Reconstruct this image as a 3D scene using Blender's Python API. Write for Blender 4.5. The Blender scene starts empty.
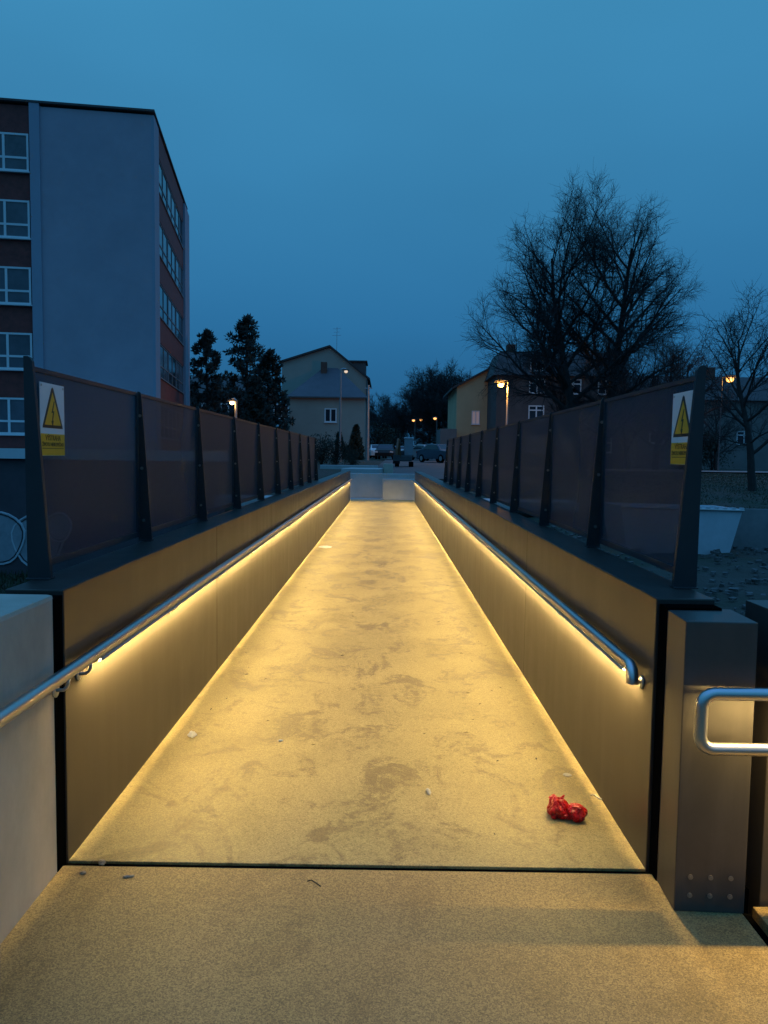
import bpy, bmesh, math, random
from mathutils import Vector, Matrix, noise
R = random.Random(7)
C = bpy.context.scene.collection
scene = bpy.context.scene
PI = math.pi

# ------------------------------------------------------------------ helpers
class MB:
    """collects shapes, builds ONE mesh object"""
    def __init__(s): s.v = []; s.f = []; s.m = []
    def face(s, pts, mi=0):
        n = len(s.v); s.v += [tuple(p) for p in pts]
        s.f.append(tuple(range(n, n + len(pts)))); s.m.append(mi)
    def mesh(s, vs, fs, mi=0):
        n = len(s.v); s.v += [tuple(p) for p in vs]
        for f in fs: s.f.append(tuple(i + n for i in f)); s.m.append(mi)
    def box(s, x0, x1, y0, y1, z0, z1, mi=0):
        vs = [(x, y, z) for x in (x0, x1) for y in (y0, y1) for z in (z0, z1)]
        s.mesh(vs, [(0,1,3,2),(4,6,7,5),(0,4,5,1),(2,3,7,6),(0,2,6,4),(1,5,7,3)], mi)
    def obox(s, O, U, N, u0, u1, z0, z1, d0, d1, mi=0):
        """box along a facade: u along U, d outward along N"""
        P = lambda u, d, z: (O[0]+U[0]*u+N[0]*d, O[1]+U[1]*u+N[1]*d, O[2]+z)
        vs = [P(u, d, z) for u in (u0, u1) for d in (d0, d1) for z in (z0, z1)]
        fs = [(0,1,3,2),(4,6,7,5),(0,4,5,1),(2,3,7,6),(0,2,6,4),(1,5,7,3)]
        s.mesh(vs, fs, mi)
    def prism(s, poly, axis, a0, a1, mi=0):
        """poly = 2D points; axis 'x','y','z' = extrusion"""
        def P(p, a):
            if axis == 'y': return (p[0], a, p[1])
            if axis == 'x': return (a, p[0], p[1])
            return (p[0], p[1], a)
        n = len(poly)
        vs = [P(p, a0) for p in poly] + [P(p, a1) for p in poly]
        fs = [tuple(range(n)), tuple(range(2*n-1, n-1, -1))]
        fs += [(i, i+n, (i+1) % n + n, (i+1) % n) for i in range(n)]
        s.mesh(vs, fs, mi)
    def tube(s, pts, r, n=8, cap=True, mi=0, closed=False):
        pts = [Vector(p) for p in pts]; k = len(pts)
        rs = r if isinstance(r, (list, tuple)) else [r]*k
        base = len(s.v); prev = None
        for i, p in enumerate(pts):
            if closed: t = pts[(i+1) % k] - pts[i-1]
            else: t = pts[min(i+1, k-1)] - pts[max(i-1, 0)]
            if t.length < 1e-9: t = Vector((0,0,1))
            t.normalize()
            if prev is None:
                a = Vector((0,0,1)) if abs(t.z) < .9 else Vector((1,0,0))
                prev = t.cross(a).normalized()
            else:
                prev = (prev - t*prev.dot(t))
                if prev.length < 1e-6: prev = t.orthogonal()
                prev.normalize()
            b = t.cross(prev)
            for j in range(n):
                an = 2*PI*j/n
                q = p + (prev*math.cos(an) + b*math.sin(an))*rs[i]
                s.v.append((q.x, q.y, q.z))
        for i in range(k if closed else k-1):
            i2 = (i+1) % k
            for j in range(n):
                j2 = (j+1) % n
                s.f.append((base+i*n+j, base+i*n+j2, base+i2*n+j2, base+i2*n+j)); s.m.append(mi)
        if cap and not closed:
            s.f.append(tuple(base+j for j in range(n-1, -1, -1))); s.m.append(mi)
            s.f.append(tuple(base+(k-1)*n+j for j in range(n))); s.m.append(mi)
    def ball(s, c, r, seg=10, rings=6, mi=0):
        vs = []; rr = r if isinstance(r, (list, tuple)) else (r, r, r)
        for i in range(rings+1):
            a = PI*i/rings
            for j in range(seg):
                b = 2*PI*j/seg
                vs.append((c[0]+rr[0]*math.sin(a)*math.cos(b), c[1]+rr[1]*math.sin(a)*math.sin(b), c[2]+rr[2]*math.cos(a)))
        fs = [(i*seg+j, (i+1)*seg+j, (i+1)*seg+(j+1) % seg, i*seg+(j+1) % seg) for i in range(rings) for j in range(seg)]
        s.mesh(vs, fs, mi)
    def build(s, name, mats, parent=None, smooth=False, bevel=0, merge=False):
        me = bpy.data.meshes.new(name)
        me.from_pydata(s.v, [], s.f)
        mats = mats if isinstance(mats, (list, tuple)) else [mats]
        for m in mats: me.materials.append(m)
        me.polygons.foreach_set('material_index', s.m)
        if len(s.f) < 20000:
            bm = bmesh.new(); bm.from_mesh(me)
            if merge: bmesh.ops.remove_doubles(bm, verts=bm.verts, dist=1e-5)
            bmesh.ops.recalc_face_normals(bm, faces=bm.faces)
            if bevel:
                bmesh.ops.remove_doubles(bm, verts=bm.verts, dist=1e-6)
                es = [e for e in bm.edges if len(e.link_faces) == 2 and e.calc_face_angle(0) > .5]
                bmesh.ops.bevel(bm, geom=es, offset=bevel, segments=2, affect='EDGES', profile=.6)
            bm.to_mesh(me); bm.free()
        if smooth: me.polygons.foreach_set('use_smooth', [True]*len(me.polygons))
        me.update()
        o = bpy.data.objects.new(name, me); C.objects.link(o)
        if parent: o.parent = parent
        return o

def tag(o, label=None, cat=None, group=None, kind=None):
    if label: o['label'] = label
    if cat: o['category'] = cat
    if group: o['group'] = group
    if kind: o['kind'] = kind
    return o
def thing(name, label, cat, loc=(0,0,0), rz=0, group=None):
    o = bpy.data.objects.new(name, None); C.objects.link(o)
    o.empty_display_size = .2
    o.location = loc; o.rotation_euler = (0,0,rz)
    return tag(o, label, cat, group)
def children(o): return [c for c in bpy.data.objects if c.parent == o]
def copy_tree(o, parent=None):
    c = o.copy(); C.objects.link(c)
    if parent: c.parent = parent
    for ch in children(o): copy_tree(ch, c)
    return c

# camera model of the photograph (used to read far positions)
CF, CPI, CYA, CRO, CX, CH = 769., .0727, -.0009, .014, .087, 1.55
def at(px, py, Y):
    u, v = px-384, py-512
    c, s = math.cos(CRO), math.sin(CRO)
    a, b = c*u+s*v, -s*u+c*v
    c, s = math.cos(CPI), math.sin(CPI)
    d = (a, c*CF - s*b, -s*CF - c*b)
    c, s = math.cos(CYA), math.sin(CYA)
    d = (c*d[0]+s*d[1], -s*d[0]+c*d[1], d[2])
    t = Y/d[1]
    return Vector((CX+d[0]*t, Y, CH+d[2]*t))

# ------------------------------------------------------------------ materials
def nodes(m):
    m.use_nodes = True
    nt = m.node_tree; nt.nodes.clear()
    out = nt.nodes.new('ShaderNodeOutputMaterial')
    b = nt.nodes.new('ShaderNodeBsdfPrincipled')
    nt.links.new(b.outputs[0], out.inputs[0])
    return nt, b, out
def ramp(nt, src, stops):
    r = nt.nodes.new('ShaderNodeValToRGB')
    el = r.color_ramp.elements
    el.remove(el[1]); el[0].position = stops[0][0]; el[0].color = (*stops[0][1][:3], 1)
    for p, c in stops[1:]:
        e = el.new(p); e.color = (*c[:3], 1)
    nt.links.new(src, r.inputs[0]); return r
def ntex(nt, co, scale, detail=5, rough=.6, sc=None, dist=0):
    if sc:
        mp = nt.nodes.new('ShaderNodeMapping'); mp.inputs['Scale'].default_value = sc
        nt.links.new(co, mp.inputs[0]); co = mp.outputs[0]
    n = nt.nodes.new('ShaderNodeTexNoise'); nt.links.new(co, n.inputs['Vector'])
    n.inputs['Scale'].default_value = scale; n.inputs['Detail'].default_value = detail
    n.inputs['Roughness'].default_value = rough; n.inputs['Distortion'].default_value = dist
    return n.outputs['Fac']
def mixc(nt, fac, a, b, mode='MIX'):
    m = nt.nodes.new('ShaderNodeMix'); m.data_type = 'RGBA'; m.blend_type = mode
    for sock, v in ((m.inputs[0], fac), (m.inputs[6], a), (m.inputs[7], b)):
        if isinstance(v, bpy.types.NodeSocket): nt.links.new(v, sock)
        elif isinstance(v, (int, float)): sock.default_value = v
        else: sock.default_value = (*v, 1)
    return m.outputs[2]
def bump(nt, b, h, strength, dist=.01):
    n = nt.nodes.new('ShaderNodeBump'); n.inputs['Strength'].default_value = strength
    n.inputs['Distance'].default_value = dist
    nt.links.new(h, n.inputs['Height']); nt.links.new(n.outputs[0], b.inputs['Normal'])
def mat(name, col, rough=.6, metal=0, var=.25, scale=3, bmp=0, bscale=60, spec=.5, sc=None, rvar=0):
    m = bpy.data.materials.new(name); nt, b, _ = nodes(m)
    co = nt.nodes.new('ShaderNodeTexCoord').outputs['Object']
    n = ntex(nt, co, scale, 6, .65, sc)
    lo = tuple(c*(1-var) for c in col); hi = tuple(min(1, c*(1+var)) for c in col)
    r = ramp(nt, n, [(.3, lo), (.7, hi)])
    nt.links.new(r.outputs[0], b.inputs['Base Color'])
    b.inputs['Roughness'].default_value = rough; b.inputs['Metallic'].default_value = metal
    b.inputs['Specular IOR Level'].default_value = spec
    if rvar:
        rr = ramp(nt, n, [(.3, (rough-rvar,)*3), (.7, (rough+rvar,)*3)])
        nt.links.new(rr.outputs[0], b.inputs['Roughness'])
    if bmp: bump(nt, b, ntex(nt, co, bscale, 3, .6), bmp)
    return m
def emis(name, col, strength):
    m = bpy.data.materials.new(name); nt, b, _ = nodes(m)
    b.inputs['Base Color'].default_value = (.8,.8,.8,1)
    b.inputs['Emission Color'].default_value = (*col, 1); b.inputs['Emission Strength'].default_value = strength
    return m

def floor_mat(name, base, stain=1.0, grain=1.0):
    m = bpy.data.materials.new(name); nt, b, _ = nodes(m)
    co = nt.nodes.new('ShaderNodeTexCoord').outputs['Object']
    big = ntex(nt, co, .9, 6, .6, None, .4)
    mid = ntex(nt, co, 3.2, 8, .7, (1, .7, 1), .8)
    med = ntex(nt, co, 22, 4, .7)
    vo = nt.nodes.new('ShaderNodeTexVoronoi'); vo.inputs['Scale'].default_value = 210
    nt.links.new(co, vo.inputs['Vector'])
    sp = nt.nodes.new('ShaderNodeSeparateColor'); nt.links.new(vo.outputs['Color'], sp.inputs[0])
    vo2 = nt.nodes.new('ShaderNodeTexVoronoi'); vo2.inputs['Scale'].default_value = 430
    nt.links.new(co, vo2.inputs['Vector'])
    sp2 = nt.nodes.new('ShaderNodeSeparateColor'); nt.links.new(vo2.outputs['Color'], sp2.inputs[0])
    av = nt.nodes.new('ShaderNodeMath'); av.operation = 'ADD'
    nt.links.new(sp.outputs[0], av.inputs[0]); nt.links.new(sp2.outputs[0], av.inputs[1])
    hf = nt.nodes.new('ShaderNodeMath'); hf.operation = 'MULTIPLY'; hf.inputs[1].default_value = .5
    nt.links.new(av.outputs[0], hf.inputs[0]); fine = hf.outputs[0]
    pit = ntex(nt, co, 62, 3, .8)
    col = ramp(nt, big, [(.3, tuple(c*.84 for c in base)), (.7, tuple(c*1.12 for c in base))]).outputs[0]
    # worn, damp patches with soft ragged edges
    add = nt.nodes.new('ShaderNodeMath'); add.operation = 'ADD'
    nt.links.new(mid, add.inputs[0])
    md = nt.nodes.new('ShaderNodeMath'); md.operation = 'MULTIPLY'; md.inputs[1].default_value = .28
    nt.links.new(med, md.inputs[0]); nt.links.new(md.outputs[0], add.inputs[1])
    st = ramp(nt, add.outputs[0], [(.652, (0,0,0)), (.745, (.95*stain,)*3)]).outputs[0]
    col = mixc(nt, st, col, tuple(c*f for c, f in zip(base, (.54,.49,.40))))
    # broad greyish damp areas, broken up
    wet = nt.nodes.new('ShaderNodeMath'); wet.operation = 'MULTIPLY'
    nt.links.new(ramp(nt, ntex(nt, co, 1.25, 5, .62, (1.1, .75, 1), .3), [(.52, (0,0,0)), (.66, (1,)*3)]).outputs[0], wet.inputs[0])
    nt.links.new(ramp(nt, med, [(.38, (.25,)*3), (.6, (.8*stain,)*3)]).outputs[0], wet.inputs[1])
    col = mixc(nt, wet.outputs[0], col, tuple(c*f for c, f in zip(base, (.60,.58,.52))))
    # small scuffs
    sm = ntex(nt, co, 7.5, 3, .75, (1, 1.6, 1), 1.5)
    sc = ramp(nt, sm, [(.64, (0,0,0)), (.74, (.55*stain,)*3)]).outputs[0]
    col = mixc(nt, sc, col, tuple(c*f for c, f in zip(base, (.6,.53,.42))))
    # pale dried drips
    pl = ramp(nt, ntex(nt, co, 13, 2, .5), [(.74, (0,0,0)), (.80, (.3*stain,)*3)]).outputs[0]
    col = mixc(nt, pl, col, tuple(min(1, c*1.35) for c in base))
    # aggregate grain
    g = ramp(nt, fine, [(.12, (.36,)*3), (.5, (1,)*3), (.88, (1.7,)*3)]).outputs[0]
    col = mixc(nt, .75*grain, col, mixc(nt, 1, col, g, 'MULTIPLY'))
    pt = ramp(nt, pit, [(.34, (.8,)*3), (.40, (0,)*3)]).outputs[0]
    col = mixc(nt, pt, col, tuple(c*.4 for c in base))
    nt.links.new(col, b.inputs['Base Color'])
    rr = mixc(nt, st, (.62,)*3, (.48,)*3)
    nt.links.new(rr, b.inputs['Roughness'])
    bump(nt, b, fine, .35*grain, .004)
    return m

def metal_mat(name, base, rough=.4, metal=.55):
    """painted metal cladding: faint vertical streaks, smears and dust"""
    m = bpy.data.materials.new(name); nt, b, _ = nodes(m)
    co = nt.nodes.new('ShaderNodeTexCoord').outputs['Object']
    st = ntex(nt, co, 3, 5, .6, (2.5, 2.5, .25))
    sm = ntex(nt, co, 2.2, 6, .65, None, .6)
    fine = ntex(nt, co, 160, 2, .6)
    col = ramp(nt, sm, [(.3, tuple(c*.85 for c in base)), (.7, tuple(c*1.18 for c in base))]).outputs[0]
    dr = ramp(nt, st, [(.52, (0,0,0)), (.75, (.35,)*3)]).outputs[0]
    col = mixc(nt, dr, col, tuple(min(1, c*1.7) for c in base))
    nt.links.new(col, b.inputs['Base Color'])
    b.inputs['Metallic'].default_value = metal
    ad = mixc(nt, .5, ramp(nt, sm, [(.25, (rough-.09,)*3), (.75, (rough+.1,)*3)]).outputs[0],
              ramp(nt, st, [(.25, (rough-.07,)*3), (.75, (rough+.09,)*3)]).outputs[0])
    nt.links.new(ad, b.inputs['Roughness'])
    b.inputs['Coat Weight'].default_value = .08; b.inputs['Coat Roughness'].default_value = .32
    bump(nt, b, fine, .05, .002)
    return m

def mesh_mat(name):
    """perforated sheet: partly see-through"""
    m = bpy.data.materials.new(name); nt, b, out = nodes(m)
    co = nt.nodes.new('ShaderNodeTexCoord').outputs['Object']
    n = ntex(nt, co, .7, 2, .5)
    col = ramp(nt, n, [(.2, (.036,.052,.08)), (.8, (.05,.068,.098))]).outputs[0]
    nt.links.new(col, b.inputs['Base Color'])
    b.inputs['Roughness'].default_value = .55; b.inputs['Metallic'].default_value = .3
    tr = nt.nodes.new('ShaderNodeBsdfTransparent')
    mx = nt.nodes.new('ShaderNodeMixShader'); mx.inputs[0].default_value = .68
    nt.links.new(tr.outputs[0], mx.inputs[1]); nt.links.new(b.outputs[0], mx.inputs[2])
    nt.links.new(mx.outputs[0], out.inputs[0])
    return m

LEDC = (1.0, .70, .235)
M = {}
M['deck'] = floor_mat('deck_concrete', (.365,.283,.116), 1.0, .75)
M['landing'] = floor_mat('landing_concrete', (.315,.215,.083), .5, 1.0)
M['clad'] = metal_mat('bronze_cladding', (.055,.046,.040), .38, .45)
M['pier'] = metal_mat('pier_cladding', (.088,.078,.072), .42, .5)
M['black'] = mat('black_rubber', (.003,.003,.003), 1, 0, .2, 3, 0, 60, 0)
M['post'] = mat('post_paint', (.03,.03,.034), .5, .2, .2)
M['mesh'] = mesh_mat('perforated_sheet')
M['steel'] = mat('stainless_steel', (.58,.57,.56), .32, 1, .08, 4)
M['bolt'] = mat('bolt_steel', (.45,.42,.38), .35, 1, .1)
M['pier_bolt'] = mat('dull_bolt', (.30,.27,.23), .45, .8, .15)
M['led'] = emis('led_light', LEDC, 330)
M['conc'] = mat('cast_concrete', (.47,.41,.335), .85, 0, .20, 2.5, .03, 90, .15, sc=(1,1,.6))
M['old_conc'] = mat('old_concrete', (.17,.17,.17), .8, 0, .25, 1.5, .3, 30)
M['pale_conc'] = mat('pale_concrete', (.40,.40,.40), .75, 0, .15, 1.2, .2, 50)
M['ground'] = None
M['asphalt'] = mat('asphalt', (.075,.072,.072), .75, 0, .25, .6, .3, 30)
M['pave'] = mat('paving', (.32,.28,.27), .8, 0, .15, 2)
M['render_grey'] = mat('grey_render', (.40,.35,.41), .85, 0, .10, .35, .1, 20)
M['render_light'] = mat('light_render', (.33,.35,.43), .85, 0, .06, .3)
M['brick_red'] = mat('red_panel', (.20,.042,.035), .7, 0, .25, 3)
M['plum'] = mat('plum_render', (.085,.065,.075), .85, 0, .2, .7)
M['fascia'] = mat('white_fascia', (.62,.64,.66), .5, 0, .06, 1)
M['frame'] = mat('white_frame', (.75,.76,.78), .4, 0, .05, 2)
M['frame_grey'] = mat('grey_frame', (.22,.22,.24), .5, 0, .05, 2)
M['graf'] = mat('graffiti_fill', (.30,.31,.34), .8, 0, .2, 2)
M['graf_line'] = mat('graffiti_line', (.5,.52,.56), .7, 0, .1, 2)
M['graf_dark'] = mat('graffiti_outline', (.02,.02,.03), .7, 0, .1, 2)
def glass(name, col, rough):
    m = mat(name, col, rough, 0, .4, .5); return m
M['glass'] = glass('window_glass', (.02,.025,.035), .08)
M['blind'] = mat('net_curtain_glass', (.10,.11,.13), .15, 0, .3, .8)
M['cream'] = mat('cream_render', (.37,.34,.29), .85, 0, .08, .4)
M['ochre'] = mat('ochre_render', (.58,.42,.24), .85, 0, .1, .4)
M['dark_wall'] = mat('sooty_brown_render', (.09,.08,.08), .85, 0, .2, .5)
M['grey_wall'] = mat('old_grey_render', (.17,.165,.16), .85, 0, .15, .5)
M['tile'] = mat('roof_tile', (.055,.045,.045), .7, 0, .25, 1.5, .4, 12)
M['slate'] = mat('slate_sheet', (.085,.075,.085), .6, 0, .15, .8, .2, 8)
M['brick'] = mat('chimney_brick', (.12,.06,.045), .85, 0, .3, 5)
M['galv'] = mat('galvanised_steel', (.42,.43,.44), .45, .7, .1, 2)
M['pole_dark'] = mat('painted_pole', (.12,.12,.125), .5, .3, .1, 2)
M['lamp_on'] = emis('sodium_lamp', (1, .40, .065), 2.6)
M['lamp_warm'] = emis('warm_lamp', (1, .62, .3), 9)
M['lamp_dim'] = emis('dim_lamp', (1, .75, .5), .8)
M['lamp_far'] = emis('distant_lamp', (1, .42, .09), 2.2)
M['bark'] = mat('bark', (.035,.03,.028), .9, 0, .3, 4)
M['twig'] = mat('twig_bark', (.03,.026,.026), .9, 0, .3, 2)
M['needle'] = mat('pine_needles', (.022,.035,.028), .8, 0, .45, .8)
M['leaf'] = mat('dark_leaves', (.03,.042,.028), .8, 0, .5, 1)
M['grass'] = mat('grass', (.028,.042,.018), .85, 0, .4, .6)
M['rubble'] = mat('rubble_stone', (.10,.097,.095), .85, 0, .4, 2, .4, 20)
M['skip'] = mat('grey_steel_paint', (.56,.60,.66), .5, .1, .12, 1.2, .1, 20)
M['red_bag'] = None
M['white'] = mat('white_paper', (.75,.73,.68), .7, 0, .1, 30)
M['litter_grey'] = mat('old_paper', (.45,.42,.35), .75, 0, .2, 40)
M['chip'] = mat('stone_chip', (.35,.29,.2), .8, 0, .3, 60)
M['sign_white'] = mat('sign_white', (.72,.73,.74), .4, 0, .05, 6)
M['sign_yellow'] = mat('sign_yellow', (.72,.40,.02), .4, 0, .06, 6)
M['sign_black'] = mat('sign_black', (.01,.01,.01), .4, 0, .05, 6)

def red_bag_mat():
    m = bpy.data.materials.new('red_plastic'); nt, b, _ = nodes(m)
    co = nt.nodes.new('ShaderNodeTexCoord').outputs['Object']
    n = ntex(nt, co, 30, 5, .6)
    nt.links.new(ramp(nt, n, [(.3, (.46,.005,.006)), (.7, (.70,.012,.010))]).outputs[0], b.inputs['Base Color'])
    b.inputs['Roughness'].default_value = .28
    bump(nt, b, ntex(nt, co, 38, 2, .5, None, 1.5), .6, .01)
    return m
M['red_bag'] = red_bag_mat()

def ground_mat():
    m = bpy.data.materials.new('ground_soil'); nt, b, _ = nodes(m)
    co = nt.nodes.new('ShaderNodeTexCoord').outputs['Object']
    n = ntex(nt, co, .25, 8, .65); n2 = ntex(nt, co, 3, 6, .7)
    c = ramp(nt, n, [(.4, (.028,.038,.018)), (.6, (.055,.05,.04))]).outputs[0]
    c = mixc(nt, ramp(nt, n2, [(.45, (0,)*3), (.65, (.3,)*3)]).outputs[0], c, (.06,.058,.056))
    nt.links.new(c, b.inputs['Base Color']); b.inputs['Roughness'].default_value = .9
    bump(nt, b, n2, .8, .15)
    return m
M['ground'] = ground_mat()

# ------------------------------------------------------------------ terrain
def interp(t, x):
    if x <= t[0][0]: return t[0][1]
    for (a, va), (b, vb) in zip(t, t[1:]):
        if x <= b: return va + (vb-va)*(x-a)/(b-a)
    return t[-1][1]
def sstep(a, b, x):
    t = max(0, min(1, (x-a)/(b-a))); return t*t*(3-2*t)
TC = [(0,-4.2),(20,-2.6),(26,-.7),(29.5,.05),(34,.5),(40,.8),(55,.98),(85,1.26),(120,1.4),(400,1.48)]
TR = [(0,-1.3),(14,-1.05),(20,-.98),(30,-.5),(40,.02),(50,.28),(70,.5),(96,.5),(140,.9),(400,1.45)]
TL = [(0,-4.3),(35,-4.15),(46,-3.2),(62,-.2),(85,1.26),(400,1.48)]
def tz(x, y):
    c, r, l = interp(TC, y), interp(TR, y), interp(TL, y)
    k = sstep(26, 34, y)
    a = sstep(-9 - 1*k, -3.6, x)
    z = l + (c-l)*a
    x0, x1 = 1.7 + 3.8*k, 3.6 + 7.5*k
    b = sstep(x0, x1, x)
    return z + (r-z)*b
def lin(a, b, n): return [a+(b-a)*i/n for i in range(n)]
xs = [-1500,-700,-350,-200,-130] + lin(-90,-30,15) + lin(-30,-4,26) + lin(-4,26,75) + lin(26,80,30) + [90,130,200,350,700,1500]
ys = [-60,-30,-12] + lin(-6,4,5) + lin(4,34,70) + lin(34,110,50) + [110,130,160,220,320,500,900,2000]
mb = MB(); nx = len(xs)
for y in ys:
    for x in xs:
        z = tz(x, y)
        if 4 < x < 26 and 5 < y < 34:
            z += .16*noise.noise(Vector((x*.9, y*.9, 0))) + .10*noise.noise(Vector((x*2.3, y*2.3, 5)))
        elif abs(x) < 60 and 20 < y < 100: z += .05*noise.noise(Vector((x*.5, y*.5, 3)))
        mb.v.append((x, y, z))
for j in range(len(ys)-1):
    for i in range(nx-1):
        mb.f.append((j*nx+i, j*nx+i+1, (j+1)*nx+i+1, (j+1)*nx+i)); mb.m.append(0)
tag(mb.build('ground', M['ground'], None, True), kind='structure')

def strip(name, path, w, m, lift, thick=.0):
    """road laid on the terrain"""
    b = MB(); n = 0
    L = []
    for i, (x, y) in enumerate(path):
        a = Vector(path[max(0, i-1)]); c = Vector(path[min(len(path)-1, i+1)])
        t = (c-a).normalized(); nn = Vector((-t.y, t.x))
        row = []
        for k in range(7):
            q = Vector((x, y)) + nn*w*(k/6-.5)
            row.append((q.x, q.y, tz(q.x, q.y)+lift))
        L.append(row)
    for i in range(len(L)-1):
        for k in range(6): b.face([L[i][k], L[i][k+1], L[i+1][k+1], L[i+1][k]])
    return tag(b.build(name, m, None, True, 0, True), kind='structure')
strip('street', [(3.2+.012*(y-34)**1.1, y) for y in range(34, 300, 3)], 7.5, M['asphalt'], .07)
strip('road', [(x, 74) for x in range(12, 130, 4)], 5.5, M['asphalt'], .08)
strip('pavement', [(x, 68.5) for x in range(12, 130, 4)], 3.6, M['pave'], .12)

# ------------------------------------------------------------------ bridge
W, CW, H, F, S, Z0, FH = 1.095, .216, 1.04, 1.335, 1.38, 3.045, .853
Y0, Y1 = 2.81, 26.1
b = MB(); b.box(-W-.02, W+.02, 2.816, Y1+1.2, -.28, 0)
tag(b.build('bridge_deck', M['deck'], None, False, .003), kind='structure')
b = MB(); b.box(-1.105, 1.335, -4, 2.782, -.3, 0)
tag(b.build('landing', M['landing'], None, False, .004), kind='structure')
b = MB(); b.box(1.40, 5.5, -4, 2.60, -.3, -.012)
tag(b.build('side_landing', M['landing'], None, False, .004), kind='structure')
b = MB(); b.box(-1.11, 1.44, 2.70, 2.8135, -.34, -.009)
tag(b.build('joint_seal', M['black'], None), 'black sealing strip in the gap between landing and bridge deck', 'expansion joint')
b = MB(); b.box(1.30, 1.44, -4, 2.62, -.34, -.05)
tag(b.build('drain_gap', M['black'], None), 'black gap strip along the right edge of the landing', 'drain')

def bridge_wall(sgn, label):
    t = thing('bridge_wall', label, 'wall', (sgn*(W+CW/2), Y0, 0))
    hw = CW/2; core = MB(); core.box(-hw+.004, hw-.004, .004, Y1-Y0-.004, -.3, H-.004)
    core.build('core', M['black'], t)
    pan = MB(); n = 9; L = (Y1-Y0)/n
    for i in range(n):
        pan.box(-hw, hw, i*L+(.0015 if i else 0), (i+1)*L-.0015, -.25, H)
    pan.build('cladding', M['clad'], t, False, .005)
    e = MB(); e.box(-hw+.012, hw-.006, -.075, -.001, -.3, H-.02); e.build('end_seal', M['black'], t)
    return t
bridge_wall(-1, 'left bronze metal clad bridge wall under the longer run of mesh fence')
bridge_wall(1, 'right bronze metal clad bridge wall ending at the square metal pier')

# fences ---------------------------------------------------------------
def fence(sgn, label):
    t = thing('mesh_fence', label, 'fence', (sgn*F, Z0, H))
    post = None
    for i in range(10):
        y = i*S
        b = MB()
        if i == 0: bw, tw, th, y0 = .094, .034, .022, -.006
        else: bw, tw, th, y0 = .078, .022, .012, 0
        hp = FH + (.028 if i == 0 else .004)
        poly = [(0, .003), (-sgn*bw, .003), (-sgn*tw, hp-.02), (-sgn*(tw*.8), hp-.006), (-sgn*tw*.5, hp), (0, hp)]
        if i == 0 or post is None or i == 1:
            b.prism(poly, 'y', y0, y0+th)
            b.box(*sorted((-sgn*bw, 0)), y0-.02, y0+th+.02, .0005, .0065)     # base plate
            if i:
                for zz in (.12, .42, .72):
                    w = tw + (bw-tw)*(1-zz/FH)
                    b.tube([(-sgn*w*.45, y0-.006, zz), (-sgn*w*.45, y0-.0005, zz)], .009, 8, mi=1)
            o = b.build('post', [M['post'], M['bolt']], t, False, .002 if i == 0 else 0)
            if i: post = o
        else:
            o = post.copy(); C.objects.link(o); o.parent = t
        o.location = (0, y if i else 0, 0)
        if i == 9: break
    pan = None
    for i in range(9):
        a, c = .014, S-.003
        if pan is None:
            b = MB(); x0, x1 = sorted((-sgn*.002, sgn*.003))
            b.box(x0, x1, a+.03, c-.03, .055, FH-.022, 0)
            x0, x1 = sorted((-sgn*.008, sgn*.006))
            b.box(x0, x1, a, a+.03, .025, FH-.004, 1); b.box(x0, x1, c-.03, c, .025, FH-.004, 1)
            b.box(x0, x1, a+.03, c-.03, .025, .055, 1); b.box(x0, x1, a+.03, c-.03, FH-.022, FH-.004, 1)
            pan = b.build('mesh_panel', [M['mesh'], M['fence_frame']], t); o = pan
        else:
            o = pan.copy(); C.objects.link(o); o.parent = t
        o.location = (0, i*S, 0)
    return t
M['fence_frame'] = mat('fence_frame_paint', (.03,.038,.05), .5, .3, .15)
fence(-1, 'grey perforated mesh fence with fin posts on left bridge wall')
fence(1, 'grey perforated mesh fence with fin posts on right bridge wall')

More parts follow.
